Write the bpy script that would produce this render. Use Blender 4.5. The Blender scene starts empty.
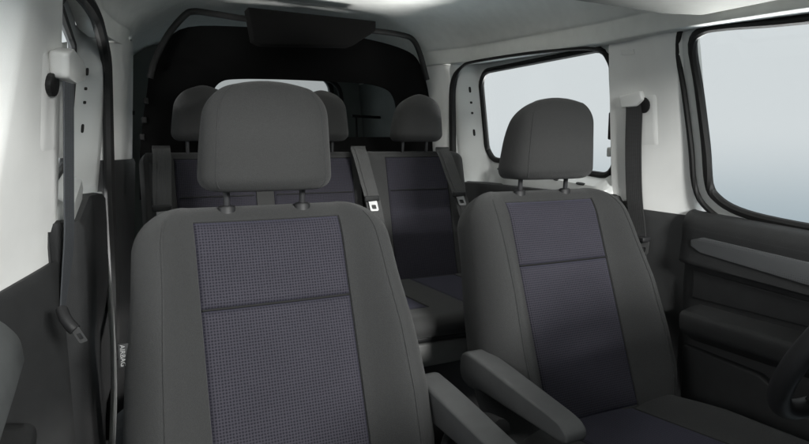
import bpy, bmesh, math, random
import numpy as np
from mathutils import Vector, Matrix
random.seed(4)
S = bpy.context.scene
C = S.collection
R = math.radians
# ------------------------------------------------------------------ camera
CZ = 0.95
cam_d = bpy.data.cameras.new('camera'); cam = bpy.data.objects.new('camera', cam_d); C.objects.link(cam)
cam.location = (0, 0, CZ)
cam.rotation_euler = (R(90) - math.atan(77/600), 0, -R(26))
cam_d.sensor_width = 36; cam_d.lens = 36*600/809
cam_d.clip_start = .02; cam_d.clip_end = 400
S.camera = cam
# ------------------------------------------------------------------ light: pale studio surround and added fill lamps, one key softbox ahead of the windscreen
W = bpy.data.worlds.new('World'); S.world = W; W.use_nodes = True
wt = W.node_tree; wn = wt.nodes; wn.clear()
wo = wn.new('ShaderNodeOutputWorld'); wb = wn.new('ShaderNodeBackground')
tc = wn.new('ShaderNodeTexCoord'); sx = wn.new('ShaderNodeSeparateXYZ'); rp = wn.new('ShaderNodeValToRGB')
mr = wn.new('ShaderNodeMapRange'); mr.inputs['From Min'].default_value = -.13; mr.inputs['From Max'].default_value = .03
wt.links.new(tc.outputs['Generated'], sx.inputs[0]); wt.links.new(sx.outputs['Z'], mr.inputs['Value']); wt.links.new(mr.outputs[0], rp.inputs[0])
wt.links.new(rp.outputs[0], wb.inputs[0]); wt.links.new(wb.outputs[0], wo.inputs[0])
rp.color_ramp.interpolation = 'EASE'
rp.color_ramp.elements[0].position = 0.0; rp.color_ramp.elements[0].color = (.40, .48, .525, 1)
rp.color_ramp.elements[1].position = 1.0; rp.color_ramp.elements[1].color = (.69, .735, .752, 1)
wb.inputs[1].default_value = 1.0
def area(name, loc, target, sx_, sy_, power, col=(1, 1, 1)):
    d = bpy.data.lights.new(name, 'AREA'); d.shape = 'RECTANGLE'; d.size = sx_; d.size_y = sy_; d.energy = power; d.color = col
    o = bpy.data.objects.new(name, d); C.objects.link(o); o.location = loc
    o.rotation_euler = (Vector(target) - Vector(loc)).to_track_quat('-Z', 'Y').to_euler()
    return o
area('key_fill_light', (.82, -1.9, 1.66), (.5, 1.3, .85), .7, .45, 285, (1, .995, .985))
area('key_fill_light', (-2.3, -.5, 1.6), (.7, 1.25, .85), .9, .7, 29, (1, .995, .985))  # added weak fill that lifts the far seat, door and pillar
area('roof_fill_light', (3.3, 2.0, -.3), (.3, 1.8, 1.45), 1.6, .5, 380, (1, .99, .97))  # added fill from low outside, brightens the roof lining
area('roof_fill_light', (-2.0, 1.8, -.3), (.9, 1.7, 1.45), 2.0, .5, 300, (1, .99, .97))  # matching added roof fill on the near side
S.view_settings.view_transform = 'Standard'; S.view_settings.look = 'None'
S.view_settings.exposure = 0; S.view_settings.gamma = 1
S.cycles.max_bounces = 10; S.cycles.diffuse_bounces = 5; S.cycles.transparent_max_bounces = 12
S.cycles.caustics_reflective = False; S.cycles.caustics_refractive = False
# ------------------------------------------------------------------ materials
def mat(name, col, rough=.6, var=.12, scale=60, bump=.0, bscale=600, metal=0, spec=.5, detail=3):
    m = bpy.data.materials.new(name); m.use_nodes = True
    t = m.node_tree; n = t.nodes; b = n['Principled BSDF']
    b.inputs['Roughness'].default_value = rough; b.inputs['Metallic'].default_value = metal
    b.inputs['Specular IOR Level'].default_value = spec
    if 'cloth' in name: b.inputs['Sheen Weight'].default_value = .10; b.inputs['Sheen Roughness'].default_value = .4
    tc = n.new('ShaderNodeTexCoord'); nz = n.new('ShaderNodeTexNoise'); nz.inputs['Scale'].default_value = scale; nz.inputs['Detail'].default_value = detail
    t.links.new(tc.outputs['Object'], nz.inputs['Vector'])
    r = n.new('ShaderNodeValToRGB'); t.links.new(nz.outputs['Fac'], r.inputs[0])
    r.color_ramp.elements[0].position = .3; r.color_ramp.elements[1].position = .7
    r.color_ramp.elements[0].color = tuple(c*(1-var) for c in col) + (1,)
    r.color_ramp.elements[1].color = tuple(min(1, c*(1+var)) for c in col) + (1,)
    t.links.new(r.outputs[0], b.inputs['Base Color'])
    if bump:
        nb = n.new('ShaderNodeTexNoise'); nb.inputs['Scale'].default_value = bscale; nb.inputs['Detail'].default_value = 2
        t.links.new(tc.outputs['Object'], nb.inputs['Vector'])
        bp = n.new('ShaderNodeBump'); bp.inputs['Strength'].default_value = bump; bp.inputs['Distance'].default_value = .002
        t.links.new(nb.outputs['Fac'], bp.inputs['Height']); t.links.new(bp.outputs[0], b.inputs['Normal'])
    return m
def weave(name, dark, light, p):
    """small chequered weave laid out in the cloth's own UV metres"""
    m = bpy.data.materials.new(name); m.use_nodes = True
    t = m.node_tree; n = t.nodes; b = n['Principled BSDF']
    b.inputs['Roughness'].default_value = .85; b.inputs['Specular IOR Level'].default_value = .25
    b.inputs['Sheen Weight'].default_value = .15; b.inputs['Sheen Tint'].default_value = (.6, .6, .9, 1)
    uv = n.new('ShaderNodeUVMap'); uv.uv_map = 'cloth'
    def mth(op, a, b_=None, c=None):
        k = n.new('ShaderNodeMath'); k.operation = op
        for i, v in enumerate((a, b_, c)):
            if v is None: continue
            if isinstance(v, (int, float)): k.inputs[i].default_value = v
            else: t.links.new(v, k.inputs[i])
        return k.outputs[0]
    nz = n.new('ShaderNodeTexNoise'); nz.inputs['Scale'].default_value = 260; nz.inputs['Detail'].default_value = 2
    t.links.new(uv.outputs[0], nz.inputs['Vector'])
    sp = n.new('ShaderNodeSeparateXYZ'); t.links.new(uv.outputs[0], sp.inputs[0])
    def tri(o):
        f = mth('FRACT', mth('DIVIDE', o, p)); return mth('ABSOLUTE', mth('SUBTRACT', f, .5))
    def step(v, e0, e1):
        k = n.new('ShaderNodeMapRange'); k.interpolation_type = 'SMOOTHSTEP'
        k.inputs['From Min'].default_value = e0; k.inputs['From Max'].default_value = e1
        t.links.new(v, k.inputs['Value']); return k.outputs[0]
    a = step(mth('ADD', tri(sp.outputs[0]), mth('MULTIPLY', mth('SUBTRACT', nz.outputs['Fac'], .5), .35)), .2, .32)
    c = step(mth('ADD', tri(sp.outputs[1]), mth('MULTIPLY', mth('SUBTRACT', nz.outputs['Fac'], .5), .35)), .2, .32)
    mx = mth('MAXIMUM', a, c)            # 1 between the dark squares
    half = mth('MULTIPLY', mth('ADD', a, c), .5)
    fac = mth('ADD', mth('MULTIPLY', mx, .55), mth('MULTIPLY', half, .45))
    big = n.new('ShaderNodeTexNoise'); big.inputs['Scale'].default_value = 9; t.links.new(uv.outputs[0], big.inputs['Vector'])
    r = n.new('ShaderNodeMixRGB'); t.links.new(fac, r.inputs[0]); r.inputs[1].default_value = dark + (1,); r.inputs[2].default_value = light + (1,)
    r2 = n.new('ShaderNodeMixRGB'); r2.blend_type = 'MULTIPLY'; r2.inputs[0].default_value = .25
    t.links.new(r.outputs[0], r2.inputs[1]); t.links.new(big.outputs['Fac'], r2.inputs[2])
    t.links.new(r2.outputs[0], b.inputs['Base Color'])
    bp = n.new('ShaderNodeBump'); bp.inputs['Strength'].default_value = .35; bp.inputs['Distance'].default_value = .0015
    t.links.new(mth('ADD', fac, mth('MULTIPLY', nz.outputs['Fac'], .6)), bp.inputs['Height']); t.links.new(bp.outputs[0], b.inputs['Normal'])
    return m
def glass_mat(name='window_glass', tint=(.975, .98, .98, 1)):
    m = bpy.data.materials.new(name); m.use_nodes = True
    t = m.node_tree; n = t.nodes; n.clear()
    o = n.new('ShaderNodeOutputMaterial'); mx = n.new('ShaderNodeMixShader'); tr = n.new('ShaderNodeBsdfTransparent'); gl = n.new('ShaderNodeBsdfGlossy')
    tr.inputs[0].default_value = tint; gl.inputs['Roughness'].default_value = .01; mx.inputs[0].default_value = .02
    t.links.new(tr.outputs[0], mx.inputs[1]); t.links.new(gl.outputs[0], mx.inputs[2]); t.links.new(mx.outputs[0], o.inputs[0])
    return m
def webbing_mat(name, col):
    m = mat(name, col, .7, .05, 40)
    t = m.node_tree; n = t.nodes; b = n['Principled BSDF']
    uv = n.new('ShaderNodeUVMap'); uv.uv_map = 'cloth'
    w = n.new('ShaderNodeTexWave'); w.wave_type = 'BANDS'; w.bands_direction = 'Y'; w.inputs['Scale'].default_value = 110
    w.inputs['Distortion'].default_value = 1.5
    w2 = n.new('ShaderNodeTexWave'); w2.wave_type = 'BANDS'; w2.bands_direction = 'X'; w2.inputs['Scale'].default_value = 55
    mx = n.new('ShaderNodeMath'); mx.operation = 'ADD'
    for q in (w, w2): t.links.new(uv.outputs[0], q.inputs['Vector'])
    t.links.new(w.outputs['Fac'], mx.inputs[0]); t.links.new(w2.outputs['Fac'], mx.inputs[1])
    bp = n.new('ShaderNodeBump'); bp.inputs['Strength'].default_value = .3; bp.inputs['Distance'].default_value = .0015
    t.links.new(mx.outputs[0], bp.inputs['Height']); t.links.new(bp.outputs[0], b.inputs['Normal'])
    return m
M = {
 'cream': mat('cream_trim_plastic', (.73, .73, .715), .55, .03, 12, .12, 900),
 'lining': mat('headliner_felt', (.74, .745, .715), .9, .04, 25, .25, 700, spec=.2),
 'shelf': mat('grey_shelf_felt', (.24, .245, .23), .9, .04, 25, .25, 700, spec=.2),
 'paint': mat('silver_door_paint', (.56, .57, .56), .32, .02, 5, spec=.5),
 'black': mat('black_plastic', (.014, .014, .015), .55, .1, 40, .15, 900),
 'rubber': mat('black_rubber', (.009, .009, .009), .6, .1, 50, spec=.35),
 'dark': mat('dark_grained_plastic', (.026, .0265, .027), .6, .08, 30, .35, 800, spec=.35),
 'door': mat('dark_door_plastic', (.025, .0255, .0262), .55, .08, 30, .35, 800, spec=.35),
 'cloth': mat('grey_seat_cloth', (.041, .0415, .0417), .85, .14, 520, .7, 900, spec=.25),
 'headcloth': mat('grey_headrest_cloth', (.038, .0382, .038), .85, .13, 520, .7, 800, spec=.25),
 'rearcloth': mat('grey_rear_cloth', (.052, .052, .052), .85, .12, 500, .45, 1000, spec=.25),
 'weave': weave('blue_grey_weave', (.0135, .0125, .0185), (.051, .0485, .062), .0056),
 'webbing': webbing_mat('grey_belt_webbing', (.062, .062, .062)),
 'webnavy': webbing_mat('blue_black_belt_webbing', (.050, .054, .060)),
 'webdark': webbing_mat('black_belt_webbing', (.018, .018, .0185)),
 'grey': mat('grey_plastic', (.10, .105, .105), .5, .06, 30, .25, 700),
 'armrest': mat('grey_armrest_vinyl', (.088, .0895, .0905), .55, .06, 30, .3, 900),
 'steel': mat('brushed_steel', (.30, .30, .30), .5, .08, 40, metal=1),
 'chrome': mat('dark_steel_post', (.03, .03, .032), .3, .05, 40, metal=0),
 'rail': mat('pale_grey_rail_plastic', (.20, .20, .195), .55, .05, 30, .2, 700),
 'print': mat('grey_print', (.32, .32, .32), .7, .05, 300),
 'white': mat('white_print', (.75, .75, .75), .6, .03, 30),
 'mesh': mat('black_net_fabric', (.0035, .0035, .0035), .9, .2, 200, .3, 900, spec=.1),
 'carpet': mat('dark_carpet', (.020, .022, .023), .95, .3, 250, .6, 500, spec=.1),
 'teal': mat('grey_green_cargo_trim', (.16, .18, .175), .6, .05, 20, .2, 600),
 'glass': glass_mat(), 'tinted': glass_mat('tinted_windscreen_glass', (.72, .725, .72, 1)),
 'floorpale': mat('pale_blue_studio_floor', (.58, .68, .74), .07, .02, 2, spec=.6),
}
# ------------------------------------------------------------------ helpers
XC = .645
def link(name, bm_or_me, m, parent=None, smooth=True):
    if isinstance(bm_or_me, bmesh.types.BMesh):
        me = bpy.data.meshes.new(name); bmesh.ops.recalc_face_normals(bm_or_me, faces=bm_or_me.faces); bm_or_me.to_mesh(me); bm_or_me.free()
    else: me = bm_or_me
    me.materials.append(M[m] if isinstance(m, str) else m)
    if smooth:
        for p in me.polygons: p.use_smooth = True
        try: me.set_sharp_from_angle(angle=R(40))
        except Exception: pass
    o = bpy.data.objects.new(name, me); C.objects.link(o)
    if parent: o.parent = parent
    return o
def thing(name, label, cat, loc=(0, 0, 0), rotz=0, group=None):
    o = bpy.data.objects.new(name, None); C.objects.link(o); o.empty_display_size = .1
    o.location = loc; o.rotation_euler = (0, 0, rotz); o['label'] = label; o['category'] = cat
    if group: o['group'] = group
    return o
def cr(pts, n=8, closed=False):
    """Catmull-Rom through tuples"""
    P = [np.array(p, float) for p in pts]; N = len(P); out = []
    for i in range(N if closed else N-1):
        p1, p2 = P[i], P[(i+1) % N]
        p0 = P[i-1] if (i > 0 or closed) else 2*p1-p2
        p3 = P[(i+2) % N] if (i+2 < N or closed) else 2*p2-p1
        for k in range(n):
            t = k/n
            out.append(.5*((2*p1)+(-p0+p2)*t+(2*p0-5*p1+4*p2-p3)*t*t+(-p0+3*p1-3*p2+p3)*t**3))
    if not closed: out.append(P[-1])
    return [Vector(tuple(p)) if len(p) == 3 else p for p in out]
def itp(x, xs, ys): return float(np.interp(x, xs, ys))
def sm(e0, e1, x):
    t = min(1, max(0, (x-e0)/(e1-e0))); return t*t*(3-2*t)
def loft(bm, rows, closed_u=False, closed_v=False, cap=False, uv=None):
    V = [[bm.verts.new(tuple(p)) for p in r] for r in rows]
    n = len(rows[0]); lay = bm.loops.layers.uv.get('cloth') or (bm.loops.layers.uv.new('cloth') if uv else None)
    for i in range(len(rows) if closed_v else len(rows)-1):
        i2 = (i+1) % len(rows)
        for j in range(n if closed_u else n-1):
            j2 = (j+1) % n
            try: f = bm.faces.new((V[i][j], V[i][j2], V[i2][j2], V[i2][j]))
            except ValueError: continue
            if uv:
                for l, (a, b) in zip(f.loops, ((i, j), (i, j+1), (i+1, j+1), (i+1, j))):
                    l[lay].uv = uv(min(a, len(rows)-1), b if b < n else 0)
    if cap:
        for r in (V[0], V[-1]):
            try: bm.faces.new(r)
            except ValueError: pass
    return V
def solid(bm, t):
    """thicken an open sheet along its normals"""
    bmesh.ops.recalc_face_normals(bm, faces=bm.faces)
    c = Vector((.645, 1.4, .85)); tot = sum((f.normal.dot(f.calc_center_median()-c) for f in bm.faces))
    if tot > 0: bmesh.ops.reverse_faces(bm, faces=bm.faces[:])      # normals look into the cabin, the thickness goes outward
    bmesh.ops.solidify(bm, geom=bm.faces[:], thickness=t)
def slab(poly, vec, bevel=.003, seg=2):
    bm = bmesh.new(); vs = [bm.verts.new(tuple(p)) for p in poly]; f = bm.faces.new(vs)
    r = bmesh.ops.extrude_face_region(bm, geom=[f])
    bmesh.ops.translate(bm, vec=Vector(vec), verts=[v for v in r['geom'] if isinstance(v, bmesh.types.BMVert)])
    bmesh.ops.recalc_face_normals(bm, faces=bm.faces)
    if bevel: bmesh.ops.bevel(bm, geom=bm.edges[:], offset=bevel, segments=seg, affect='EDGES', profile=.6)
    return bm
def rbox(c, size, r=.006, rot=None, seg=3, bm=None):
    b = bmesh.new(); bmesh.ops.create_cube(b, size=1)
    bmesh.ops.scale(b, vec=Vector(size), verts=b.verts)
    if r: bmesh.ops.bevel(b, geom=b.edges[:], offset=r, segments=seg, affect='EDGES', profile=.5)
    mt = Matrix.Translation(Vector(c)) @ (rot.to_matrix().to_4x4() if rot is not None else Matrix())
    b.transform(mt)
    if bm is None: return b
    me = bpy.data.meshes.new('tmp'); b.to_mesh(me); b.free(); bm.from_mesh(me); bpy.data.meshes.remove(me); return bm
def tube(bm, path, r, closed=False, seg=10, flat=None):
    P = [Vector(tuple(p)) for p in path]; N = len(P); rows = []; up = Vector((0.13, .21, 1)).normalized()
    for i, p in enumerate(P):
        a = P[i-1] if (i > 0 or closed) else p; b = P[(i+1) % N] if (i < N-1 or closed) else p
        t = (b-a).normalized(); s = t.cross(up)
        if s.length < .05: s = t.cross(Vector((1, 0, 0)))
        s.normalize(); u = s.cross(t)
        rr = r(i/(N-1)) if callable(r) else r
        rows.append([p + (s*math.cos(k*2*math.pi/seg) + u*math.sin(k*2*math.pi/seg))*rr for k in range(seg)])
    loft(bm, rows, True, closed, not closed)
    return bm
def ribbon(path, wd, w, t=.0014):
    """a flat strap along path, wd = direction across it (one or per point)"""
    bm = bmesh.new(); P = [Vector(tuple(p)) for p in path]; rows = []; L = [0]
    for i in range(1, len(P)): L.append(L[-1]+(P[i]-P[i-1]).length)
    us = [-1, -.96, -.5, 0, .5, .96, 1]
    for i, p in enumerate(P):
        d = wd[i] if isinstance(wd, list) else wd
        d = Vector(d).normalized(); tg = (P[min(i+1, len(P)-1)]-P[max(i-1, 0)]).normalized(); nn = d.cross(tg).normalized()
        fr = [p + d*(u*w/2) + nn*(t*(1 if abs(u) < .99 else .4)) for u in us]
        bk = [p + d*(u*w/2) - nn*(t*(1 if abs(u) < .99 else .4)) for u in reversed(us)]
        rows.append(fr+bk)
    uu = us + us[::-1]
    loft(bm, rows, True, False, True, uv=lambda i, j: (uu[j]*w/2, L[i]))
    return bm
psi = R(26); th = math.atan(77/600)
_fh = Vector((math.sin(psi), math.cos(psi), 0)); _r = Vector((math.cos(psi), -math.sin(psi), 0)); _u = Vector((0, 0, 1))
_f = _fh*math.cos(th) - _u*math.sin(th); _up = _u*math.cos(th) + _fh*math.sin(th)
EYE = Vector((0, 0, CZ))
def ray(px, py): return _f + _r*((px-404.5)/600) - _up*((py-222)/600)
def PY(px, py, y): d = ray(px, py); return EYE + d*(y/d.y)          # survey: the point of a photo pixel on a cross plane of the van
def PX(px, py, x): d = ray(px, py); return EYE + d*(x/d.x)
def PP(px, py, p0, n): d = ray(px, py); n = Vector(n); return EYE + d*((Vector(p0)-EYE).dot(n)/d.dot(n))
def rrect(y0, y1, z0, z1, r, k=5):
    """rounded rectangle as (y,z) list, same count for any size"""
    out = []
    for cy, cz, a0 in ((y1-r, z1-r, 0), (y0+r, z1-r, 90), (y0+r, z0+r, 180), (y1-r, z0+r, 270)):
        for i in range(k+1):
            a = R(a0+90*i/k); out.append((cy+r*math.cos(a), cz+r*math.sin(a)))
    # subdivide the straight runs
    res = []; n = len(out)
    for i in range(n):
        p, q = out[i], out[(i+1) % n]; res.append(p)
        if i % (k+1) == k:
            for s in range(1, 8): res.append((p[0]+(q[0]-p[0])*s/8, p[1]+(q[1]-p[1])*s/8))
    return res
def text_bm(s, size):
    cu = bpy.data.curves.new('print', 'FONT'); cu.body = s; cu.size = size; cu.align_x = 'CENTER'; cu.align_y = 'CENTER'; cu.extrude = .0002
    o = bpy.data.objects.new('print', cu); C.objects.link(o)
    dg = bpy.context.evaluated_depsgraph_get(); me = bpy.data.meshes.new_from_object(o.evaluated_get(dg))
    bpy.data.objects.remove(o); bpy.data.curves.remove(cu); return me
# ------------------------------------------------------------------ ground
bm = bmesh.new(); bmesh.ops.create_grid(bm, x_segments=4, y_segments=4, size=4.5); bmesh.ops.translate(bm, vec=(0, 0, -.45), verts=bm.verts)
g = link('ground', bm, 'floorpale'); g['kind'] = 'structure'
# ------------------------------------------------------------------ van body
van = thing('van_cabin', 'cream and grey van cabin shell of roof, pillars, doors and windows around the seats', 'van', (XC, 1.5, 0))
vp = Matrix.Translation((-XC, -1.5, 0))
def vpart(name, bm, m, parent=None, smooth=True):
    """link a mesh given in world metres under the van (or under one of its parts)"""
    bm.transform(vp); return link(name, bm, m, parent or van, smooth)
# roof lining
YS = [.05, .4, .8, 1.1, 1.4, 1.75, 2.05, 2.3, 2.7, 3.12]
hwE = lambda y: itp(y, [.05, .8, 1.1, 1.4, 2.05, 2.3, 3.12], [.66, .70, .715, .69, .660, .578, .575])
zE = lambda y: itp(y, [.05, .8, 1.1, 1.4, 2.05, 2.3, 3.12], [1.18, 1.236, 1.252, 1.25, 1.275, 1.282, 1.26])
zR = lambda y: itp(y, [.05, .8, 1.5, 2.2, 3.12], [1.34, 1.40, 1.45, 1.48, 1.45])
bm = bmesh.new(); rows = []
for y in np.linspace(.05, 3.12, 44):
    h, e, z = hwE(y), zE(y), zR(y)
    def half_(e): return [(h+.05, e-.004), (h+.004, e), (h-.006, e+.010), (h-.016, e+.050), (h-.026, e+.062), (h-.060, e+.098), (h-.13, z-.055), (h-.26, z-.014), (h-.45, z-.002), (0, z)]
    prof = [(-a, b) for a, b in half_(e+.03*(1-sm(1.95, 2.2, y)))] + [(a, b) for a, b in half_(e)[::-1][1:]]
    rows.append([(XC+p[0], y, p[1]) for p in cr(prof, 5)])
loft(bm, rows); solid(bm, .02); lining = vpart('roof_lining', bm, 'lining')
# roof lamp and overhead edge
bm = rbox((.66, 1.655, zR(1.655)), (.20, .10, .02), .008); vpart('roof_lamp', bm, 'cream')
# overhead shelf above the windscreen, only its far rear corner in view
bm = slab([(.02, .2, 1.262), (.02, 1.02, 1.270), (.10, 1.06, 1.270), (1.22, 1.075, 1.263), (1.30, 1.03, 1.258), (1.30, .2, 1.245)], (0, 0, .10), .012, 3); vpart('overhead_shelf', bm, 'shelf')
# dashboard out of frame, added and shaped to shade the lower cabin
bm = bmesh.new(); pr = cr([(-.12, .02), (-.10, .40), (-.02, .60), (-.01, .70), (-.04, .745), (-.12, .775), (-.3, .79), (-.5, .79), (-.65, .76), (-.7, .3)], 4)
shift = lambda x: max(0, min(.36, x/1.73-.09))
hood = lambda x, b: .06*sm(.70, 1.0, x)*(1-sm(1.22, 1.33, x))*sm(.6, .74, b)
loft(bm, [[(x, a+shift(x), b+hood(x, b)-.05*(1-sm(.3, .6, x))*sm(.6, .75, b)) for a, b in pr] for x in np.linspace(-.22, 1.50, 40)]); solid(bm, .02); vpart('unseen_dashboard', bm, 'door')
# tinted windscreen, its pillars and the footwell sides, unseen, added to cut stray light
bm = slab([(-.02, .04, 1.33), (1.31, .04, 1.33), (1.44, -.66, .78), (-.15, -.66, .78)], (0, -.004, .003), 0); vpart('unseen_windscreen', bm, 'tinted', None, False)
for sg in (-1, 1):
    bm = bmesh.new(); tube(bm, [(XC+sg*.70, .10, 1.30), (XC+sg*.80, -.68, .76)], .055); vpart('unseen_windscreen_pillar', bm, 'cream')
    bm = slab([(XC+sg*.845, .14, .02), (XC+sg*.845, .14, .74), (XC+sg*.82, -.15, .82), (XC+sg*.82, -.70, .78), (XC+sg*.82, -.70, .02)], (sg*.03, 0, 0), .004); vpart('unseen_footwell_side', bm, 'door')
# floor
bm = rbox((XC, 1.6, -.02), (1.56, 3.0, .04), .004); vpart('floor', bm, 'carpet')

# B pillars: curved trim, cream above and dark below
def hwtum(z, y=1.28):
    return (.085+.13*sm(1.37, 1.17, y))*(z-.75) if z > .75 else 0
def _bh0(y): return .746 + .45*math.log(1+math.exp((1.378-y)/.024))*.024 + .10*(max(0, y-1.385)/.035)**2 + .05*(max(0, 1.17-y)/.03)**2
BC = [Vector((_bh0(y), y, 0)) for y in np.linspace(1.42, 1.142, 44)]
def bpillar(sg, z0f, z0r):
    def P(c, z, out=0): return (XC+sg*(c[0]+out-hwtum(z, c[1])), c[1], z)
    bm = bmesh.new()
    zb = lambda c: z0r + (z0f-z0r)*(1.37-c[1])/.19
    rows = [[P(c, zb(c)-.02+(1.33-zb(c))*k/12) for c in BC] for k in range(13)]
    loft(bm, rows); solid(bm, .012); up = vpart('pillar_trim', bm, 'cream')
    bm = bmesh.new(); prof = [(0, -.012), (.2, -.012), (.5, -.012), (.8, -.012), (.97, -.010), (.993, -.009), (1.0, -.006), (1.001, .006)]
    rows = [[P(c, .02+(zb(c)-.02)*k, o) for c in BC] for k, o in prof]
    loft(bm, rows); solid(bm, .012); vpart('lower_pillar_trim', bm, 'dark')
    return up
pR = bpillar(1, .75, .765); pL = bpillar(-1, .70, .725)
_bc = sorted([(c[1], c[0]) for c in BC if c[1] < 1.405]); _by = [a for a, b in _bc]; _bh = [b for a, b in _bc]
def bsurf(y, z): return itp(y, _by, _bh) - hwtum(z, y)
def on_pillar(sg, px, lift=0):
    """points of the pillar face under the given photo pixels, lifted off it into the cabin"""
    out = []
    for x, y in px:
        d = ray(x, y); lo, hi = .5, 3.0
        for t in np.linspace(.5, 3, 400):
            p = EYE+d*t
            if (p.x-XC)*sg > bsurf(p.y, p.z): hi = t; break
            lo = t
        for _ in range(30):
            t = (lo+hi)/2; p = EYE+d*t
            if (p.x-XC)*sg > bsurf(p.y, p.z): hi = t
            else: lo = t
        p = EYE+d*hi; e = .01
        gy = (bsurf(p.y+e, p.z)-bsurf(p.y-e, p.z))/(2*e); gz = (bsurf(p.y, p.z+e)-bsurf(p.y, p.z-e))/(2*e)
        n = Vector((-sg, gy, gz)).normalized(); n = n if n.x*sg < 0 else -n
        out.append((p+n*lift, n))
    n = Vector((0, 0, 0))
    for p, q in out: n += q
    return [p for p, q in out], n.normalized()
def bplane(sg): return None, on_pillar(sg, [(638, 150) if sg > 0 else (55, 110)])[1]
def poly_slab(sg, px, lift, depth, name, m, parent, bevel=.003):
    pts, n = on_pillar(sg, px, lift); return vpart(name, slab(pts, -n*depth, bevel), m, parent)
def pillar_patch(sg, px, lift, name, parent, N=9):
    """a thin cover that follows the curved pillar face, corners given as photo pixels"""
    (a, b, c, d) = [np.array(p, float) for p in px]; bm = bmesh.new(); rows = []; nn = None
    for i in range(N):
        row = []
        for j in range(N):
            u, v = i/(N-1), j/(N-1); q = (a*(1-u)+b*u)*(1-v)+(d*(1-u)+c*u)*v
            e = min(i, j, N-1-i, N-1-j); row.append(on_pillar(sg, [tuple(q)], lift if e else -.004)[0][0])
        rows.append(row)
    loft(bm, rows); return vpart(name, bm, 'cream', parent)
# belt guide surrounds on the B pillars
guR = pillar_patch(1, [(626, 91), (659, 90), (661, 149), (631, 150)], .0025, 'guide_cover', pR)
poly_slab(1, [(621, 50), (634, 49), (635, 54), (622, 55)], .0025, .006, 'airbag_badge', 'cream', pR, .001)
guL = pillar_patch(-1, [(40, 46), (69, 42), (66, 158), (38, 160)], .0025, 'guide_cover', pL)
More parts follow.
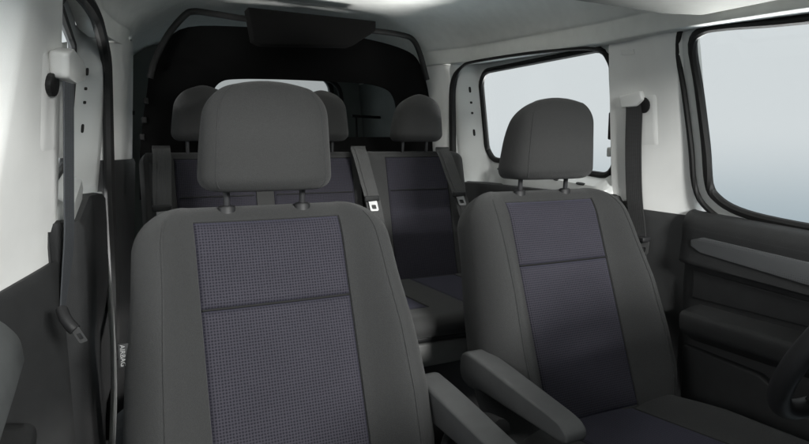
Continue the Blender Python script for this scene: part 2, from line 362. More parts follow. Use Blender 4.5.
# sliding doors
def door_hw(y, z):
    b = .766 - .125*(z-.88)
    return b + .07*(1-sm(1.345, 1.405, y)) - .092*sm(2.095, 2.19, y) - .055*sm(.868, .835, z)*sm(1.35, 1.39, y)*(1-sm(1.93, 2.08, y))
def sliding_door(sg):
    Q = lambda y, z, o=0: (XC+sg*(door_hw(y, z)+o), y, z + (1.242-z)/.37*(y-1.75)*.06)
    hole = rrect(1.395, 2.108, .868, 1.246, .06); outer = rrect(1.345, 2.188, .725, 1.30, .05)
    mid = [(h[0]*.55+o[0]*.45, h[1]*.55+o[1]*.45) for h, o in zip(hole, outer)]
    bm = bmesh.new(); rows = [[Q(a, b, .014) for a, b in hole], [Q(a, b, .004) for a, b in hole]]
    for k in range(0, 7):
        t = k/6; rows.append([Q(h[0]*(1-t)+o[0]*t, h[1]*(1-t)+o[1]*t) for h, o in zip(rrect(1.391, 2.112, .864, 1.250, .062), outer)])
    rows.append([Q(a, b, .06) for a, b in outer])
    loft(bm, rows, True)
    d = vpart('sliding_door', bm, 'paint')
    bm = bmesh.new(); seal = rrect(1.397, 2.106, .870, 1.244, .06)
    tube(bm, [Q(a, b, .006) for a, b in seal], .0118, True, 8); vpart('window_seal', bm, 'rubber', d)
    bm = bmesh.new(); f = [bm.verts.new(Q(a, b, .009)) for a, b in hole]; bm.faces.new(f)
    r = bmesh.ops.extrude_face_region(bm, geom=bm.faces[:]); bmesh.ops.translate(bm, vec=(sg*.004, 0, 0), verts=[v for v in r['geom'] if isinstance(v, bmesh.types.BMVert)])
    vpart('window_glass', bm, 'glass', d, False)
    # punched slots in the bare metal of the rear upright and of the sill
    for y, z, a, b in ((2.135, 1.17, .005, .012), (2.135, 1.115, .005, .005), (2.135, 1.07, .005, .005), (2.135, .985, .005, .014), (1.98, .842, .012, .005), (1.62, .842, .012, .005), (1.50, .842, .02, .005))[:7 if sg > 0 else 4]:
        h = Vector((1, 0, 0)); p = Vector(Q(y, z)); e1 = Vector(Q(y+.004, z))-Vector(Q(y-.004, z)); e2 = Vector(Q(y, z+.004))-Vector(Q(y, z-.004))
        e1.normalize(); e2.normalize(); nn = e1.cross(e2).normalized()
        if nn.x*sg > 0: nn = -nn
        pts = [p+nn*.0012+e1*(a*math.copysign(abs(math.cos(q))**.6, math.cos(q)))+e2*(b*math.copysign(abs(math.sin(q))**.6, math.sin(q))) for q in np.linspace(0, 2*math.pi, 13)[:-1]]
        vpart('slot', slab(pts, -nn*.003, 0), 'rubber', d)
    # dark lower trim of the door with its recess
    bm = bmesh.new(); zz = [.80, .795, .78, .70, .55, .40, .25, .12, .06]; oo = [.03, .004, -.004, -.004, .0, .006, .004, 0, .0]
    rows = []
    for z, o in zip(zz, oo): rows.append([(XC+sg*(.705+o-.035*sm(2.08, 2.15, y)+.06*(1-sm(1.345, 1.395, y))), y, z) for y in list(np.linspace(1.34, 1.40, 6))+list(np.linspace(1.45, 2.15, 14))])
    loft(bm, rows); solid(bm, .012); vpart('door_trim', bm, 'door', d)
    # painted rear edge of the door below the window
    bm = bmesh.new(); tube(bm, cr([(XC+sg*.684, 2.163, .80), (XC+sg*.678, 2.165, .6), (XC+sg*.670, 2.13, .4), (XC+sg*.675, 2.0, .2), (XC+sg*.69, 1.8, .06)], 8), .009, False, 8)
    vpart('door_edge', bm, 'paint', d)
    # aperture seal
    bm = bmesh.new(); path = cr([(.765, 1.392, .9), (.742, 1.396, 1.12), (.725, 1.405, 1.205), (.700, 1.45, 1.243), (.672, 1.7, 1.262), (.652, 2.03, 1.272), (.646, 2.12, 1.262), (.640, 2.17, 1.215), (.642, 2.186, 1.10), (.652, 2.19, .8), (.66, 2.19, .4), (.69, 2.12, .12), (.70, 1.9, .03)], 8)
    tube(bm, [(XC+sg*h, y, z+(.03*(1-sm(1.9, 2.16, y)) if sg < 0 and z > 1.15 else 0)) for h, y, z in path], (lambda k: .0175) if sg < 0 else (lambda k: .006+.0085*sm(.50, .60, k)), False, 8); vpart('aperture_seal', bm, 'rubber', d)
    return d
sdR = sliding_door(1); sdL = sliding_door(-1)
for x, y, a, b in ((613.5, 126, .012, .085), (612, 152, .014, .03)):
    vpart('window_latch', rbox(PY(x, y, 1.415), (.03, .02, b), .005), 'black' if b > .05 else 'paint', sdR)
# C pillars and the load-space sides
def cpillar(sg):
    CC = cr([(.70, 2.20), (.655, 2.205), (.632, 2.225), (.612, 2.29), (.60, 2.40), (.60, 2.55)] if sg > 0 else [(.70, 2.20), (.655, 2.205), (.632, 2.225), (.600, 2.29), (.575, 2.40), (.57, 2.55)], 6)
    t = lambda z: .06*(z-.9)
    P = lambda c, z, o=0: (XC+sg*(c[0]-t(z)+o), c[1], z)
    zb = .90
    bm = bmesh.new(); loft(bm, [[P(c, zb-.02+(1.33-zb)*k/8) for c in CC] for k in range(9)]); solid(bm, .01); p = vpart('pillar_trim', bm, 'cream')
    bm = bmesh.new(); loft(bm, [[P(c, .02+(zb-.02)*k, -.01 if k < .99 else (-.004 if k < 1.001 else .006)) for c in CC] for k in (0, .3, .6, .9, .985, 1, 1.002)]); solid(bm, .01); vpart('lower_pillar_trim', bm, 'dark')
    bm = bmesh.new(); loft(bm, [[(XC+sg*(.60-.05*sm(.7, 1.3, z) + .02*sm(2.5, 2.6, y)), y, z) for y in np.linspace(2.5, 3.06, 8)] for z in np.linspace(.02, 1.34, 12)]); solid(bm, .01); vpart('side_panel', bm, 'teal')
    return p
cpillar(1); cpillar(-1)
bm = slab([PY(x, y, 2.42) for x, y in ((122, 109.5), (135, 111), (135, 115), (122, 114))], (0, .02, 0), .001); vpart('belt_slot', bm, 'black')
# tailgate with its window
tg = None
hole = rrect(.20, 1.06, .83, 1.30, .07); outer = rrect(.03, 1.26, .06, 1.46, .09)
bm = bmesh.new(); rows = [[(a, 3.10, b) for a, b in hole], [(a, 3.05, b) for a, b in hole]]
for k in range(0, 5): rows.append([(h[0]*(1-k/4)+o[0]*k/4, 3.045+.0*k, h[1]*(1-k/4)+o[1]*k/4) for h, o in zip(rrect(.195, 1.065, .825, 1.305, .075), outer)])
rows.append([(a, 3.14, b) for a, b in outer]); loft(bm, rows, True); tg = vpart('tailgate', bm, 'teal')
bm = bmesh.new(); tube(bm, [(a, 3.046, b) for a, b in hole], .013, True, 8); vpart('window_seal', bm, 'rubber', tg)
bm = bmesh.new(); bm.faces.new([bm.verts.new((a, 3.08, b)) for a, b in hole]); r = bmesh.ops.extrude_face_region(bm, geom=bm.faces[:]); bmesh.ops.translate(bm, vec=(0, .004, 0), verts=[v for v in r['geom'] if isinstance(v, bmesh.types.BMVert)])
vpart('window_glass', bm, 'tinted', tg, False)
bm = bmesh.new(); tube(bm, cr([(1.085, 3.0, 1.0), (1.095, 2.99, 1.15), (1.06, 2.98, 1.26), (.9, 2.97, 1.31)], 8), .012); vpart('hinge_arm', bm, 'rubber', tg)
# folding shelf bracket on the load-space side
bm = bmesh.new()
tube(bm, [PY(352, 116, 2.8), PY(390, 118, 2.8)], .007, False, 8); tube(bm, [PY(356, 117, 2.8), PY(357, 150, 2.8)], .006, False, 8); tube(bm, [PY(385, 117, 2.8), PY(384, 150, 2.8)], .006, False, 8)
vpart('shelf_bracket', bm, 'rubber')
# front doors
def fd_hw(z): return .838 - .19*(z-.78)
def front_door(sg):
    XC = .645 + (-.06 if sg < 0 else 0)
    win = [(1.135, 1.215), (1.125, 1.10), (1.115, .95), (1.113, .845), (1.090, .805), (1.03, .775), (.92, .757), (.7, .742), (.40, .722), (.12, .705), (-.10, .69), (-.02, .85), (.12, 1.0), (.26, 1.12), (.36, 1.175), (.48, 1.20), (.70, 1.218), (.90, 1.232), (1.03, 1.245), (1.10, 1.245)]
    win = [tuple(p) for p in cr(win, 4, True)]
    cy, cz = .62, 1.0
    def grow(d):
        out = []; n = len(win)
        for i in range(n):
            a, b = Vector(win[i-1]), Vector(win[(i+1) % n]); t = (b-a).normalized(); out.append((win[i][0]-t.y*d*0+(t.y*d if False else 0), 0))
        return out
    def offs(d):
        out = []; n = len(win)
        for i in range(n):
            a, b = Vector((win[i-1][0], win[i-1][1])), Vector((win[(i+1) % n][0], win[(i+1) % n][1])); t = (b-a).normalized(); nrm = Vector((t.y, -t.x))
            p = Vector(win[i]); 
            if nrm.dot(p-Vector((cy, cz))) < 0: nrm = -nrm
            out.append(p+nrm*d)
        return out
    Q = lambda p, o=0: (XC+sg*(fd_hw(p[1])+o), p[0], p[1])
    bm = bmesh.new()
    loft(bm, [[Q(p, .007) for p in offs(0)], [Q(p, .0) for p in offs(0)], [Q(p, -.006) for p in offs(.008)], [Q(p, -.006) for p in offs(.03)], [Q(p, .0) for p in offs(.045)], [Q(p, .05) for p in offs(.048)]], True)
    d = vpart('front_door', bm, 'paint')
    bm = bmesh.new(); tube(bm, [Q(p, -.001) for p in offs(-.002)], .012, True, 8); vpart('window_seal', bm, 'rubber', d)
    bm = bmesh.new(); tube(bm, [Q(p, -.010) for p in offs(.038)], .0075, True, 8); vpart('door_seal', bm, 'rubber', d)
    bm = bmesh.new(); bm.faces.new([bm.verts.new(Q(p, .004)) for p in offs(.002)]); r = bmesh.ops.extrude_face_region(bm, geom=bm.faces[:]); bmesh.ops.translate(bm, vec=(sg*.004, 0, 0), verts=[v for v in r['geom'] if isinstance(v, bmesh.types.BMVert)])
    vpart('window_glass', bm, 'glass', d, False)
    ys = np.concatenate([[1.168, 1.166, 1.160], np.linspace(1.14, .1, 30)])
    rise = lambda y, z: -.06*(1.11-y)*sm(.56, .63, z)        # the belt line falls a little towards the dash
    def prof_mesh(prof, ys=ys, endcap=.0):
        rows = []
        for y in ys:
            e = .03*sm(1.155, 1.17, y)
            rows.append([(XC+sg*(h+e), y, z+rise(y, z)) for h, z in cr(prof, 4)])
        bm = bmesh.new(); loft(bm, rows); solid(bm, .01); return bm
    def hard(prof, ys=ys):
        rows = []
        for y in ys:
            e = .03*sm(1.155, 1.17, y); rows.append([(XC+sg*(h+e), y, z+rise(y, z)) for h, z in prof])
        bm = bmesh.new(); loft(bm, rows); solid(bm, .01); return bm
    vpart('belt_trim', prof_mesh([(.845, .752), (.835, .765), (.815, .765), (.797, .757), (.786, .738), (.782, .718)]), 'door', d)
    vpart('door_panel', hard([(.782, .722), (.781, .714), (.783, .690), (.777, .634), (.776, .627), (.779, .622), (.800, .619), (.802, .614), (.800, .560), (.803, .500), (.803, .43), (.79, .40), (.793, .36), (.80, .2), (.80, .05)]), 'door', d)
    # flat inset of the panel between belt strip and armrest
    pts = [(XC+sg*(.797-.001*(z > .6)), y, z) for y, z in ((1.122, .606), (1.122, .526), (.12, .530), (.12, .550))]
    vpart('panel_inset', slab(pts, (sg*.012, 0, 0), .004, 3), 'door', d)
    # map pocket: a proud lower panel with a slanting front edge
    pts = [(XC+sg*.772, y, z) for y, z in ((1.125, .395), (.90, .385), (.80, .33), (.66, .30), (.55, .10), (1.12, .08))]
    vpart('door_pocket', slab(pts, (sg*.03, 0, 0), .008, 3), 'door', d)
    # light insert strip below the belt line
    strip = [(1.120, .674), (1.122, .690), (1.085, .704), (.60, .699), (.12, .695), (.12, .637), (.60, .641), (1.09, .662)]
    strip = [(y, z-.06*(1.11-y)) for y, z in strip]
    pts = [(XC+sg*(.7805-.005*(.70-z)/.06), y, z) for y, z in strip]
    vpart('trim_strip', slab([(p[0]-sg*.001, p[1], p[2]) for p in pts], (sg*.012, 0, 0), .002), mat_strip, d)
    # armrest: a long padded ledge
    rows = []
    for y in np.linspace(1.13, .25, 26):
        k = 1-.9*sm(1.10, 1.135, y)
        w = (.085 + .012*sm(.9, .6, y))
        pr = [(.805, .512), (.79, .513), (.822-w, .506), (.808-w, .500), (.803-w, .490), (.804-w, .470), (.810-w, .452), (.83-w, .438), (.775, .416), (.805, .408)]
        rows.append([(XC+sg*(h if k > .99 else .805-(.805-h)*k), y, .46+(z-.46)*(.7+.3*k)) for h, z in cr(pr, 5)])
    bm = bmesh.new(); loft(bm, rows, False, False, False); solid(bm, .008); a = vpart('armrest', bm, 'dark', d)
    return d
def mk_strip():
    m = mat('perforated_grey_strip', (.10, .10, .10), .5, .05, 30, .2, 700)
    t = m.node_tree; n = t.nodes; b = n['Principled BSDF']
    tc = n.new('ShaderNodeTexCoord'); v = n.new('ShaderNodeTexVoronoi'); v.inputs['Scale'].default_value = 190; v.inputs['Randomness'].default_value = .15
    t.links.new(tc.outputs['Object'], v.inputs['Vector'])
    r = n.new('ShaderNodeValToRGB'); r.color_ramp.elements[0].position = .22; r.color_ramp.elements[0].color = (.06, .062, .064, 1); r.color_ramp.elements[1].position = .34; r.color_ramp.elements[1].color = (.095, .098, .102, 1)
    t.links.new(v.outputs['Distance'], r.inputs[0]); t.links.new(r.outputs[0], b.inputs['Base Color']); return m
mat_strip = mk_strip()
fdR = front_door(1); fdL = front_door(-1)
# pull handle of the near door, its rear end in view
bm = bmesh.new(); rows = []
for y, k in ((1.06, .1), (1.055, .6), (1.04, .9), (1.02, 1), (.9, 1.05), (.75, 1.1), (.5, 1.1), (.4, 1.0)):
    pr = [(.79, .705), (.755, .700), (.728, .672), (.722, .640), (.724, .625), (.740, .60), (.79, .545)]
    rows.append([(XC-.055-(.79-(.79-h)*k), y, .63+(z-.63)*(.6+.4*k)) for h, z in cr(pr, 4)])
loft(bm, rows); solid(bm, .008); vpart('door_pull', bm, 'grey', fdL)
# ------------------------------------------------------------------ cargo partition behind the rear seats
YP = 2.26
part = thing('cargo_partition', 'black cargo net partition on a bent tube frame, behind and above the rear seats', 'cargo net', (XC, YP, .9))
pm = Matrix.Translation((-XC, -YP, -.9))
def ppart(name, bm, m, parent=part, smooth=True): bm.transform(pm); return link(name, bm, m, parent, smooth)
out = cr([(140, 152), (143, 120), (147, 92), (151, 62), (164, 43), (188, 27), (250, 27), (330, 33), (372, 40), (405, 50), (419, 62), (428, 90), (431, 120), (433, 152)], 4)
inn = cr([(209, 137), (211, 110), (213, 92), (222, 81.5), (240, 79), (285, 79.5), (340, 82), (368, 84), (386, 89), (393, 96), (396, 106), (397, 118), (398, 128), (399, 138)], 4)
bm = bmesh.new(); A = [PY(x, y, YP+.01*math.sin(x*.4)*.2) for x, y in out]; B = [PY(x, y, YP) for x, y in inn]
rows = [[a*(1-k/4)+b*k/4 for a, b in zip(A, B)] for k in range(5)]
loft(bm, rows)
bo = [PY(x, 152, YP) for x in np.linspace(140, 433, 12)]; bi = [PY(209+(x-140)/293*190, 137, YP) for x in np.linspace(140, 433, 12)]
loft(bm, [bo, bi]); bmesh.ops.remove_doubles(bm, verts=bm.verts, dist=.0005); solid(bm, .008); ppart('net_panel', bm, 'mesh')
bm = slab([PY(140, 150, YP-.004), PY(433, 150, YP-.004), PY(433, 200, YP-.004), PY(140, 200, YP-.004)], (0, .01, 0), .002); ppart('net_panel', bm, 'mesh')
bm = bmesh.new(); tube(bm, cr([PY(x, y, YP-.03) for x, y in ((150, 78), (155, 60), (168, 35), (184, 16), (194, 11.5), (215, 14), (248, 19), (300, 24), (375, 31), (402, 35), (413, 40), (420, 54), (427, 80))], 8), .011, False, 10); ppart('tube_frame', bm, 'rubber')
# rolled cover above
bm = slab([PY(x, y, YP-.09) for x, y in ((248, 7), (376, 21), (376, 31), (352, 46), (262, 44), (254, 40))], (0, .07, .0), .004); ppart('cover_roll', bm, 'mesh')
for x, y in ((146, 101), (144, 120), (142, 137)):
    ppart('clip', rbox(PY(x, y, YP-.006), (.016, .012, .022), .003), 'rubber')
# ------------------------------------------------------------------ upholstery
def pad(orig, d, n, L, wf, bf, xi, inserts, T, Rw, Rz, crown=.0, R0=.02):
    """cushioned pad: along d from orig, facing n. Returns the covered body and one sheet per sewn-in insert (x0, x1, s0, s1)."""
    o = Vector(orig); d = Vector(d).normalized(); n = Vector(n).normalized(); ex = Vector((1, 0, 0)); hm = -T/2
    s1 = L-Rz
    def cap(s):
        k = 1.0
        if s > s1: k = math.sqrt(max(0, 1-((s-s1)/Rz)**2))
        if s < R0: k = min(k, math.sqrt(max(0, 1-((R0-s)/R0)**2)))
        return k
    def wid(s): return wf(s) - (Rw*(1-cap(s)) if s > s1 else .015*(1-cap(s)))
    def base(x, s):
        w = wid(s); a = abs(x); h = crown*(1-(x/xi)**2) if a < xi else 0
        if a > xi:
            u = min(1, (a-xi)/max(1e-4, w-xi)); b = bf(s)
            f = .03/max(b, .001); h = b*(.45*sm(0, .56, u)+.55*(u/.56)) if u < .56 else b*((1+f)*math.sqrt(max(0, 1-((u-.56)/.44)**1.75))-f)
        return h
    def pt(x, s, h):
        c = cap(s); return o + ex*x + d*s + n*(hm+(h-hm)*c)
    smin = min([i[2] for i in inserts]); smax = max([i[3] for i in inserts])
    def pocket(x, s):
        for x0, x1, a, b in inserts:
            e = min(x-x0, x1-x, s-smin, smax-s)
            if e > 0: return .016*min(1, e/.004)
        return 0
    eps = [-.012, -.006, -.002, 0, .002, .004, .010]
    S_ = sorted(set([round(v, 5) for v in list(np.linspace(R0, s1, 46)) + [R0*(1-math.cos(q)) for q in np.linspace(.15, 1.57, 6)] + [s1+Rz*math.sin(q) for q in np.linspace(.12, 1.565, 14)] + [smin+e for e in eps] + [smax-e for e in eps] if 0 < v < L]))
    XB = []
    for x0, x1, a, b in inserts: XB += [x0+e for e in eps] + [x1-e for e in eps] + list(np.linspace(x0+.012, x1-.012, 12))
    rows = []
    for s in S_:
        w = wid(s); xs = [x for x in XB if abs(x) < xi-.0001]
        q = [1-(1-k)**1.6 for k in np.linspace(.0, 1, 24)]
        side = [xi+max(.004, (w-xi))*k for k in q]
        fr = sorted(set([round(x, 5) for x in xs+[-v for v in side]+side]))
        prof = [(x*min(1, 1), base(x, s)-pocket(x, s)) for x in fr]
        bk = cr([(w, -.03), (w*.995, -.03-.35*(T-.03)), (w*.96, -.03-.75*(T-.03)), (w*.86, -T), (w*.4, -T-.004), (0, -T-.005), (-w*.4, -T-.004), (-w*.86, -T), (-w*.96, -.03-.75*(T-.03)), (-w*.995, -.03-.35*(T-.03)), (-w, -.03)], 5)[1:-1]
        rows.append([pt(x, s, h) for x, h in prof] + [pt(x, s, h) for x, h in bk])
    m_ = min(len(r) for r in rows); rows = [r for r in rows if len(r) == m_] if all(len(r) == m_ for r in rows) else rows
    if any(len(r) != m_ for r in rows):
        def res(r, k=m_):
            return [r[int(i*len(r)/k)] for i in range(k)]
        rows = [res(r) for r in rows]
    bm = bmesh.new(); loft(bm, rows, True, False, True)
    sheets = []
    for x0, x1, a, b in inserts:
        ed = [0, .0006, .0018, .004, .007, .011]
        X_ = [x0+e for e in ed]+list(np.linspace(x0+.013, x1-.013, 18))+[x1-e for e in ed[::-1]]
        Y_ = [a+e for e in ed]+list(np.linspace(a+.013, b-.013, 26))+[b-e for e in ed[::-1]]
        r = .013; R_ = []
        for s in Y_:
            row = []
            for x in X_:
                e = min(x-x0, x1-x, s-a, b-s); roll = 0
                if e < r: roll = .0145*(1-math.sqrt(max(0, 1-(1-e/r)**2)))
                row.append(pt(x, s, base(x, s)+.001-roll))
            R_.append(row)
        b2 = bmesh.new(); loft(b2, R_, uv=lambda i, j, X_=X_, Y_=Y_: (X_[min(j, len(X_)-1)], Y_[i])); sheets.append(b2)
    return bm, sheets, pt, base
def headrest(z0, z1, hw0, hw1, y0, th0, th1, nexp=3.4, lean=.0):
    bm = bmesh.new(); rows = []; H = z1-z0; N = 40
    ks = [0]+list(.5-.5*np.cos(np.linspace(.12, math.pi-.12, N)))+[1]
    for k in ks:
        z = z0+H*k; rb, rt, rd = .030, .062, .120; ds = k*H; dt = (1-k)*H
        cb = math.sqrt(max(0, 1-(1-ds/rb)**2)) if ds < rb else 1
        ct = math.sqrt(max(0, 1-(1-dt/rt)**2)) if dt < rt else 1
        cd = math.sqrt(max(0, 1-(1-dt/rd)**2)) if dt < rd else 1
        w = (hw0+(hw1-hw0)*k**1.4) - .030*(1-cb) - .055*(1-ct)
        th = th0+(th1-th0)*k; front = y0+lean*k + .012*(1-cb) ; fz = .014*(1-cd); yc = front+th/2
        bk_ = th - .020*(1-cb) - (th*.80)*(1-cd) - .02*(1-ct); fr_ = .020*(1-cb) + (.018)*(1-ct)+fz
        bk_ = max(bk_, fr_+.012); t = (bk_-fr_)/2; yc = front+(bk_+fr_)/2
        t = max(t, .004)
        row = []
        for q in np.linspace(0, 2*math.pi, 49)[:-1]:
            c, s = math.cos(q), math.sin(q)
            x = w*math.copysign(abs(c)**(2/nexp), c); y = t*math.copysign(abs(s)**(2/nexp), s)
            y -= .010*(1-(x/w)**2)*(1 if s < 0 else 0)*min(cb, ct)
            row.append((x, yc+y, z-.009*(x/w)**2*sm(.35, 1, k)))
        rows.append(row)
    loft(bm, rows, True, False, True); bm2 = bmesh.new()
    bm3 = bmesh.new(); tube(bm2, [r[30] for r in rows[5:-4]], .0013, False, 6); tube(bm3, [r[42] for r in rows[5:-4]], .0013, False, 6)
    return bm, (bm2, bm3)
A20 = R(20)
def front_seat(label, x, y, side):
    t = thing('front_car_chair', label, 'car seat', (x, y, 0), 0, 'front seats of the van')
    d = (0, math.sin(A20), math.cos(A20)); n = (0, -math.cos(A20), math.sin(A20)); y0 = (.25-.83)*math.tan(A20)
    wf = lambda s: itp(s, [0, .12, .22, .34, .46, .54, .66], [.262, .285, .288, .278, .262, .256, .250])
    bf = lambda s: itp(s, [0, .1, .35, .5, .63], [.045, .066, .064, .044, .018])
    xi = .147
    bm, sh, pt, base = pad((0, y0, .25), d, n, .634, wf, bf, xi, [(-xi, xi, .03, .4232), (-xi, xi, .4248, .594)], .125, .105, .095, crown=-.006)
    link('backrest', bm, 'cloth', t)
    link('backrest_insert', sh[0], 'weave', t); link('backrest_insert', sh[1], 'weave', t)
    b = bmesh.new(); tube(b, [pt(x, .424, base(x, .424)-.0032) for x in np.linspace(-xi+.003, xi-.003, 24)], .0024, False, 8); link('seam', b, 'rubber', t)  # black tube laid in the gap for the seam's shadow
    for sx in (-1, 1):
        P = []
        for q in np.linspace(.05, .595, 40):
            w = wf(q) - (.105*(1-math.sqrt(max(0, 1-((q-.539)/.095)**2))) if q > .539 else 0)
            x = sx*(xi+.56*(w-xi)); P.append(pt(x, q, base(x, q)+.0002))
        b = bmesh.new(); tube(b, P, .0016, False, 6); link('seam', b, 'cloth', t)
    # cushion
    cw = lambda s: itp(s, [0, .2, .45, .52], [.25, .27, .27, .262]); cb = lambda s: itp(s, [0, .25, .5], [.030, .038, .02])
    bm, sh, _, _ = pad((0, -.14, .268), (0, -1, .10), (0, .10, 1), .50, cw, cb, .135, [(-.13, .13, .02, .40)], .14, .06, .07, crown=.004)
    link('cushion', bm, 'cloth', t); link('cushion_insert', sh[0], 'weave', t)
    bm = rbox((0, -.36, .10), (.40, .42, .20), .02); link('seat_base', bm, 'black', t)
    # headrest on two posts
    hb, hs = headrest(.860, 1.072, .131, .115, -.050, .155, .105); h = link('headrest', hb, 'headcloth', t); [link('seam', q, 'cloth', h) for q in hs]
    for sx in (-1, 1):
        b = bmesh.new(); tube(b, [(sx*.077, .035, .78), (sx*.077, .028, .90)], .0065); link('post', b, 'chrome', h)
        b = bmesh.new(); z = pt(sx*.077, .632, -.05).z
        rows = [[(sx*.077+r*math.cos(q), .034+r*.8*math.sin(q), zz) for q in np.linspace(0, 2*math.pi, 21)[:-1]] for zz, r in ((z-.03, .017), (z+.004, .017), (z+.007, .014), (z+.008, .007), (z+.0, .0066))]
        loft(b, rows, True, False, True); link('post_collar', b, 'black', h)
    # folding armrest on the inboard side
    prof = cr([(-.085, .475), (-.105, .492), (-.135, .492), (-.20, .486), (-.33, .469), (-.405, .458), (-.432, .446), (-.437, .432), (-.425, .421), (-.36, .420), (-.25, .420), (-.17, .420), (-.145, .413), (-.11, .412), (-.085, .43)], 4, True)
    w = .030; b = bmesh.new(); rows = []
    for xx, k in ((-1, .80), (-.97, .88), (-.88, .96), (-.7, 1.0), (.7, 1.0), (.88, .96), (.97, .88), (1, .80)):
        row = []
        for p in prof:
            cy, cz = max(-.40, min(-.115, p[0])), .452
            q = (cy+(p[0]-cy)*k, cz+(p[1]-cz)*k); tp = 1-.12*sm(-.2, -.44, p[0])
            row.append((side*.3+w*xx*tp, q[0]*1.06+.005, q[1]-.026))
        rows.append(row)
    loft(b, rows, True, False, True); a = link('armrest', b, 'armrest', t)
    b = bmesh.new(); tube(b, [(side*.255, -.115, .428), (side*.30, -.115, .428)], .022, False, 16); link('armrest_pivot', b, 'black', a)
    return t, pt, base, wf
sA, ptA, baseA, wfA = front_seat('large grey front seat with blue-grey chequered inserts, nearest the camera', .280, 1.19, 1)
sB, *_ = front_seat('front seat beside the steering wheel, seen at an angle against the side window', 1.055, 1.27, -1)
# small woven tag sewn in the outer seam of the near seat
tagm = rbox((-.2765, -.075, .588), (.020, .002, .042), .0006); tg_ = link('airbag_tag', tagm, 'dark', sA)
tm = text_bm('AIRBAG', .0112); tm.transform(Matrix.Translation((-.2800, -.0763, .588)) @ Matrix.Rotation(R(90), 4, 'X') @ Matrix.Rotation(R(-90), 4, 'Z'))
tagm2 = link('tag_print', tm, 'print', tg_, False)
# rear bench: a double and a single section
A14 = R(13)
def rear_seat(label, x, w, inserts, xi, heads, cush_ins, cush_span):
    t = thing('rear_bench', label, 'car seat', (x, 2.02, 0), 0, 'rear bench seats')
    d = (0, math.sin(A14), math.cos(A14)); n = (0, -math.cos(A14), math.sin(A14)); z0 = .42; y0 = (z0-.92)*math.tan(A14)
    bm, sh, pt, base = pad((0, y0, z0), d, n, .530, lambda s: w, lambda s: .018, xi, [(a, b, .03, .50) for a, b in inserts], .11, .05, .045)
    link('backrest', bm, 'rearcloth', t)
    for s in sh: link('backrest_insert', s, 'weave', t)
    # horizontal seam cord across each insert
    for a, b in inserts:
        bb = bmesh.new(); P = [pt(xx, .375, .0022) for xx in np.linspace(a+.008, b-.008, 10)]; tube(bb, P, .0022, False, 6); link('seam', bb, 'black', t)
    cx, cw = cush_span
    bm, sh, _, _ = pad((cx, -.09, .468), (0, -1, .01), (0, .01, 1), .51, lambda s: cw, lambda s: .006, cw-.03, [(a, b, .02, .40) for a, b in cush_ins], .062, .02, .04)
    link('cushion', bm, 'rearcloth', t)
    for s in sh: link('cushion_insert', s, 'weave', t)
    link('front_valance', rbox((cx, -.40, .402), (cw*2-.01, .34, .018), .006), 'black', t)
    link('seat_frame', rbox((cx, -.40, .356), (cw*2-.01, .34, .068), .006), 'rail', t)
    link('seat_base', rbox((cx, -.30, .15), (cw*2-.08, .30, .32), .01), 'black', t)
    for hx in heads:
        hb, hs = headrest(.962, 1.136, .100, .080, -.045, .12, .09); hb.transform(Matrix.Translation((hx, 0, 0)))
        [q.free() for q in hs]; h = link('headrest', hb, 'headcloth', t)
        for sx in (-1, 1):
            b = bmesh.new(); tube(b, [(hx+sx*.05, .03, .90), (hx+sx*.05, .025, .975)], .006); link('post', b, 'chrome', h)
    return t
rear_seat('double section of the rear bench, behind the large near seat', .44, .361, [(-.262, -.012), (.045, .335)], .336, (-.165, .222), [(-.20, .20)], (-.0725, .2865))
rear_seat('single rear bench seat seen between the two front seats', 1.022, .219, [(-.118, .138)], .142, (.018,), [(-.235, -.12), (0, .19)], (-.072, .2895))
# ------------------------------------------------------------------ seat belts
def belt(name, label, group=None, loc=(0, 0, 0)):
    t = thing('seat_belt', label, 'seat belt', loc, 0, group); return t, Matrix.Translation(-Vector(loc))
def put(mt, name, bm, m, t, smooth=True): bm.transform(mt); return link(name, bm, m, t, smooth)
def loopplate(c, ax, ay, nn, w, h, r=.0022):
    """flat steel tongue: a plate with an open slot"""
    bm = bmesh.new(); c, ax, ay, nn = Vector(c), Vector(ax).normalized(), Vector(ay).normalized(), Vector(nn).normalized()
    o = rrect(-w/2, w/2, -h/2, h/2, w*.2, 4); i = rrect(-w*.26, w*.26, -h*.05, h*.32, w*.1, 4)
    f = lambda p, z: c+ax*p[0]+ay*p[1]+nn*z
    loft(bm, [[f(p, r) for p in i], [f(p, r) for p in o], [f(p, -r) for p in o], [f(p, -r) for p in i]], True, True); return bm
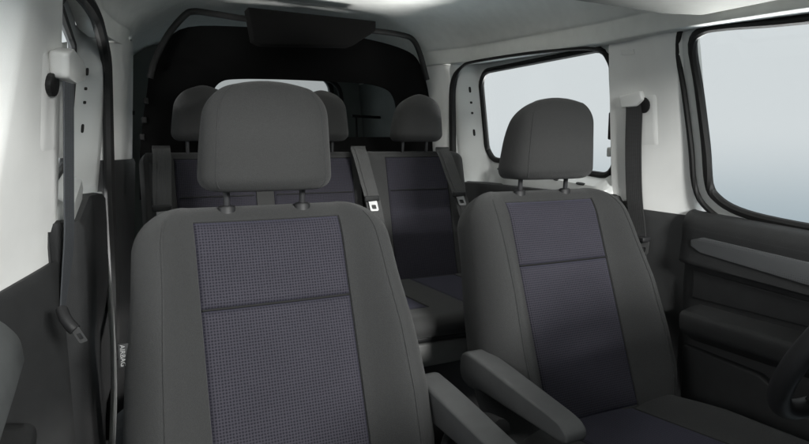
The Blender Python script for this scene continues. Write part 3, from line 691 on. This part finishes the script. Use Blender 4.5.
# rear belts hang over the seat fronts
for px, lab in (([(160, 149), (161, 160), (161, 185), (162, 212), (165, 235)], 'rear belt on the left, hanging over the double bench end'),
                ([(357, 149), (360, 158), (366, 180), (372, 202), (378, 232)], 'rear belt in the middle, hanging between the double and single bench seats'),
                ([(441, 150), (445, 158), (452, 178), (459, 197), (468, 225)], 'rear belt on the right, hanging over the outer edge of the single bench seat')):
    ys = [2.0, 1.975, 1.955, 1.935, 1.92]
    P = cr([PY(x, y, q-.025) for (x, y), q in zip(px, ys)], 8)
    P = [PY(px[0][0], px[0][1]-1, 2.06)+Vector((0, 0, .006))] + P
    t, mt = belt('seat_belt', lab, 'rear seat belts', P[0])
    put(mt, 'webbing', ribbon(P, (1, -.12, 0), .046), 'webbing', t)
    P2 = [p+Vector((.009, -.006, 0)) for p in P]; put(mt, 'webbing', ribbon(P2, (1, -.22, 0), .040), 'webbing', t)
    c = P[int(len(P)*.73)]; dn = (P[-1]-P[len(P)//2]).normalized(); ax = Vector((1, -.1, 0)).normalized(); nn = ax.cross(dn).normalized()
    if nn.y > 0: nn = -nn
    k = put(mt, 'tongue', rbox(c+nn*.008, (.056, .012, .020), .005), 'dark', t)
    pl = loopplate(c+dn*.024+nn*.008, ax, dn, nn, .030, .040); put(mt, 'buckle_plate', pl, 'steel', t)
# front belts run from the guide on each B pillar
def front_belt(sg, lab, P, wd, m):
    t, mt = belt('seat_belt', lab, 'front seat belts', P[0]); put(mt, 'webbing', ribbon(cr(P, 8), wd, .047), m, t); return t, mt
wdR = (.45, -.89, 0); wdL = (-.30, -.95, 0)
onp = lambda sg, px, l: on_pillar(sg, px, l)[0]
P = onp(1, [(637, 101), (637, 112)], .014) + onp(1, [(636, 150), (636.5, 195), (640, 236)], .016)
P += [P[-1]+Vector((-.004, -.01, -.10)), P[-1]+Vector((.005, -.01, -.30)), P[-1]+Vector((.01, 0, -.55))]
tR, mR = front_belt(1, 'black front belt hanging straight down the far cream pillar beside the large window', P, wdR, 'webdark')
nR = bplane(1)[1]; c = onp(1, [(645.5, 247)], .02)[0]
put(mR, 'buckle_plate', loopplate(c, (.45, -.89, .12), (0, .1, -1), nR, .030, .044), 'steel', tR)
put(mR, 'tongue', rbox(onp(1, [(643, 238)], .02)[0], (.034, .05, .016), .005), 'black', tR)
# guide: cream hood with a dark slot behind it
hood = slab(onp(1, [(623, 96), (645, 90), (647, 99), (640, 106), (625, 108)], .022), -nR*.022, .006, 3); put(mR, 'guide_hood', hood, 'cream', tR)
sl = onp(1, [(645+6*math.cos(a), 105+8*math.sin(a)) for a in np.linspace(0, 2*math.pi, 17)[:-1]], .009); put(mR, 'guide_slot', slab(sl, -nR*.008, .002), 'rubber', tR)
a_, b_ = onp(-1, [(48, 80)], .034)[0], PY(69, 235, 1.345)
P = [a_+(b_-a_)*k for k in (0, .08, .25, .5, .75, 1.0)] + [b_+(b_-a_)*.25+Vector((-.004, 0, 0)), b_+(b_-a_)*.6+Vector((-.012, 0, -.02)), b_+(b_-a_)*.95+Vector((-.022, 0, -.05)), b_+(b_-a_)*1.3+Vector((-.03, 0, -.35))]
tL, mL = front_belt(-1, 'grey front belt running down the bright near pillar at the left edge', P, wdL, 'webnavy')
nL = bplane(-1)[1]
hood = slab(onp(-1, [(46, 48), (57, 47), (70, 58), (75, 70), (72, 80), (60, 82), (47, 76)], .035), -nL*.035, .012, 4); put(mL, 'guide_hood', hood, 'cream', tL)
sl = onp(-1, [(48+5*math.cos(a), 84+12*math.sin(a)) for a in np.linspace(0, 2*math.pi, 17)[:-1]], .012); put(mL, 'guide_slot', slab(sl, -nL*.01, .002), 'rubber', tL)
q = PY(66, 318, 1.20); b = bmesh.new(); tube(b, cr([PY(62, 310, 1.22), PY(65, 318, 1.2), PY(70, 325, 1.19), PY(75, 330, 1.185)], 5), .0105, False, 10); put(mL, 'tongue', b, 'black', tL)
q = PY(78.5, 334, 1.185); put(mL, 'buckle_plate', loopplate(q, (.9, -.35, .35), (.45, -.1, -.9), (.2, -.95, 0), .015, .034), 'steel', tL)
# ------------------------------------------------------------------ steering wheel
WC = Vector((1.035, .475, .672)); tilt = R(30)
sw = thing('steering_wheel', 'black steering wheel rim cut by the lower right corner', 'steering wheel', WC)
e1 = Vector((1, 0, 0)); e2 = Vector((0, math.sin(tilt), -math.cos(tilt))).normalized(); ax = e1.cross(e2)
bm = bmesh.new(); tube(bm, [(e1*math.cos(a)+e2*math.sin(a))*.183 for a in np.linspace(0, 2*math.pi, 73)[:-1]], .0165, True, 14); link('rim', bm, 'black', sw)
bm = bmesh.new()
rows = [[(e1*math.cos(a)+e2*math.sin(a)*.8)*r + ax*z for a in np.linspace(0, 2*math.pi, 33)[:-1]] for r, z in ((.02, .03), (.06, .028), (.075, .015), (.075, -.02), (.05, -.05))]
loft(bm, rows, True, False, True); link('hub', bm, 'black', sw)
for a in (R(0), R(180), R(90)):
    b = bmesh.new(); v = e1*math.cos(a)+e2*math.sin(a); u = ax.cross(v)
    rows = [[v*r+u*(w_*cx)+ax*(.008*cy+.0) for cx, cy in ((-1, -1), (1, -1), (1, 1), (-1, 1))] for r, w_ in ((.06, .03), (.11, .02), (.172, .016))]
    loft(b, rows, True, False, True); link('spoke', b, 'dark', sw)
# handbrake between the seats
hb = thing('handbrake', 'black handbrake grip standing between the two front armrests', 'handbrake', (.66, .95, 0))
b = bmesh.new(); tube(b, cr([(0, .22, .12), (0, .17, .28), (0, .10, .35), (0, .03, .385), (0, -.03, .395)], 6), lambda k: .015+.007*k); link('lever', b, 'black', hb)
b = rbox((0, .12, .06), (.12, .36, .12), .02); link('lever_base', b, 'black', hb)
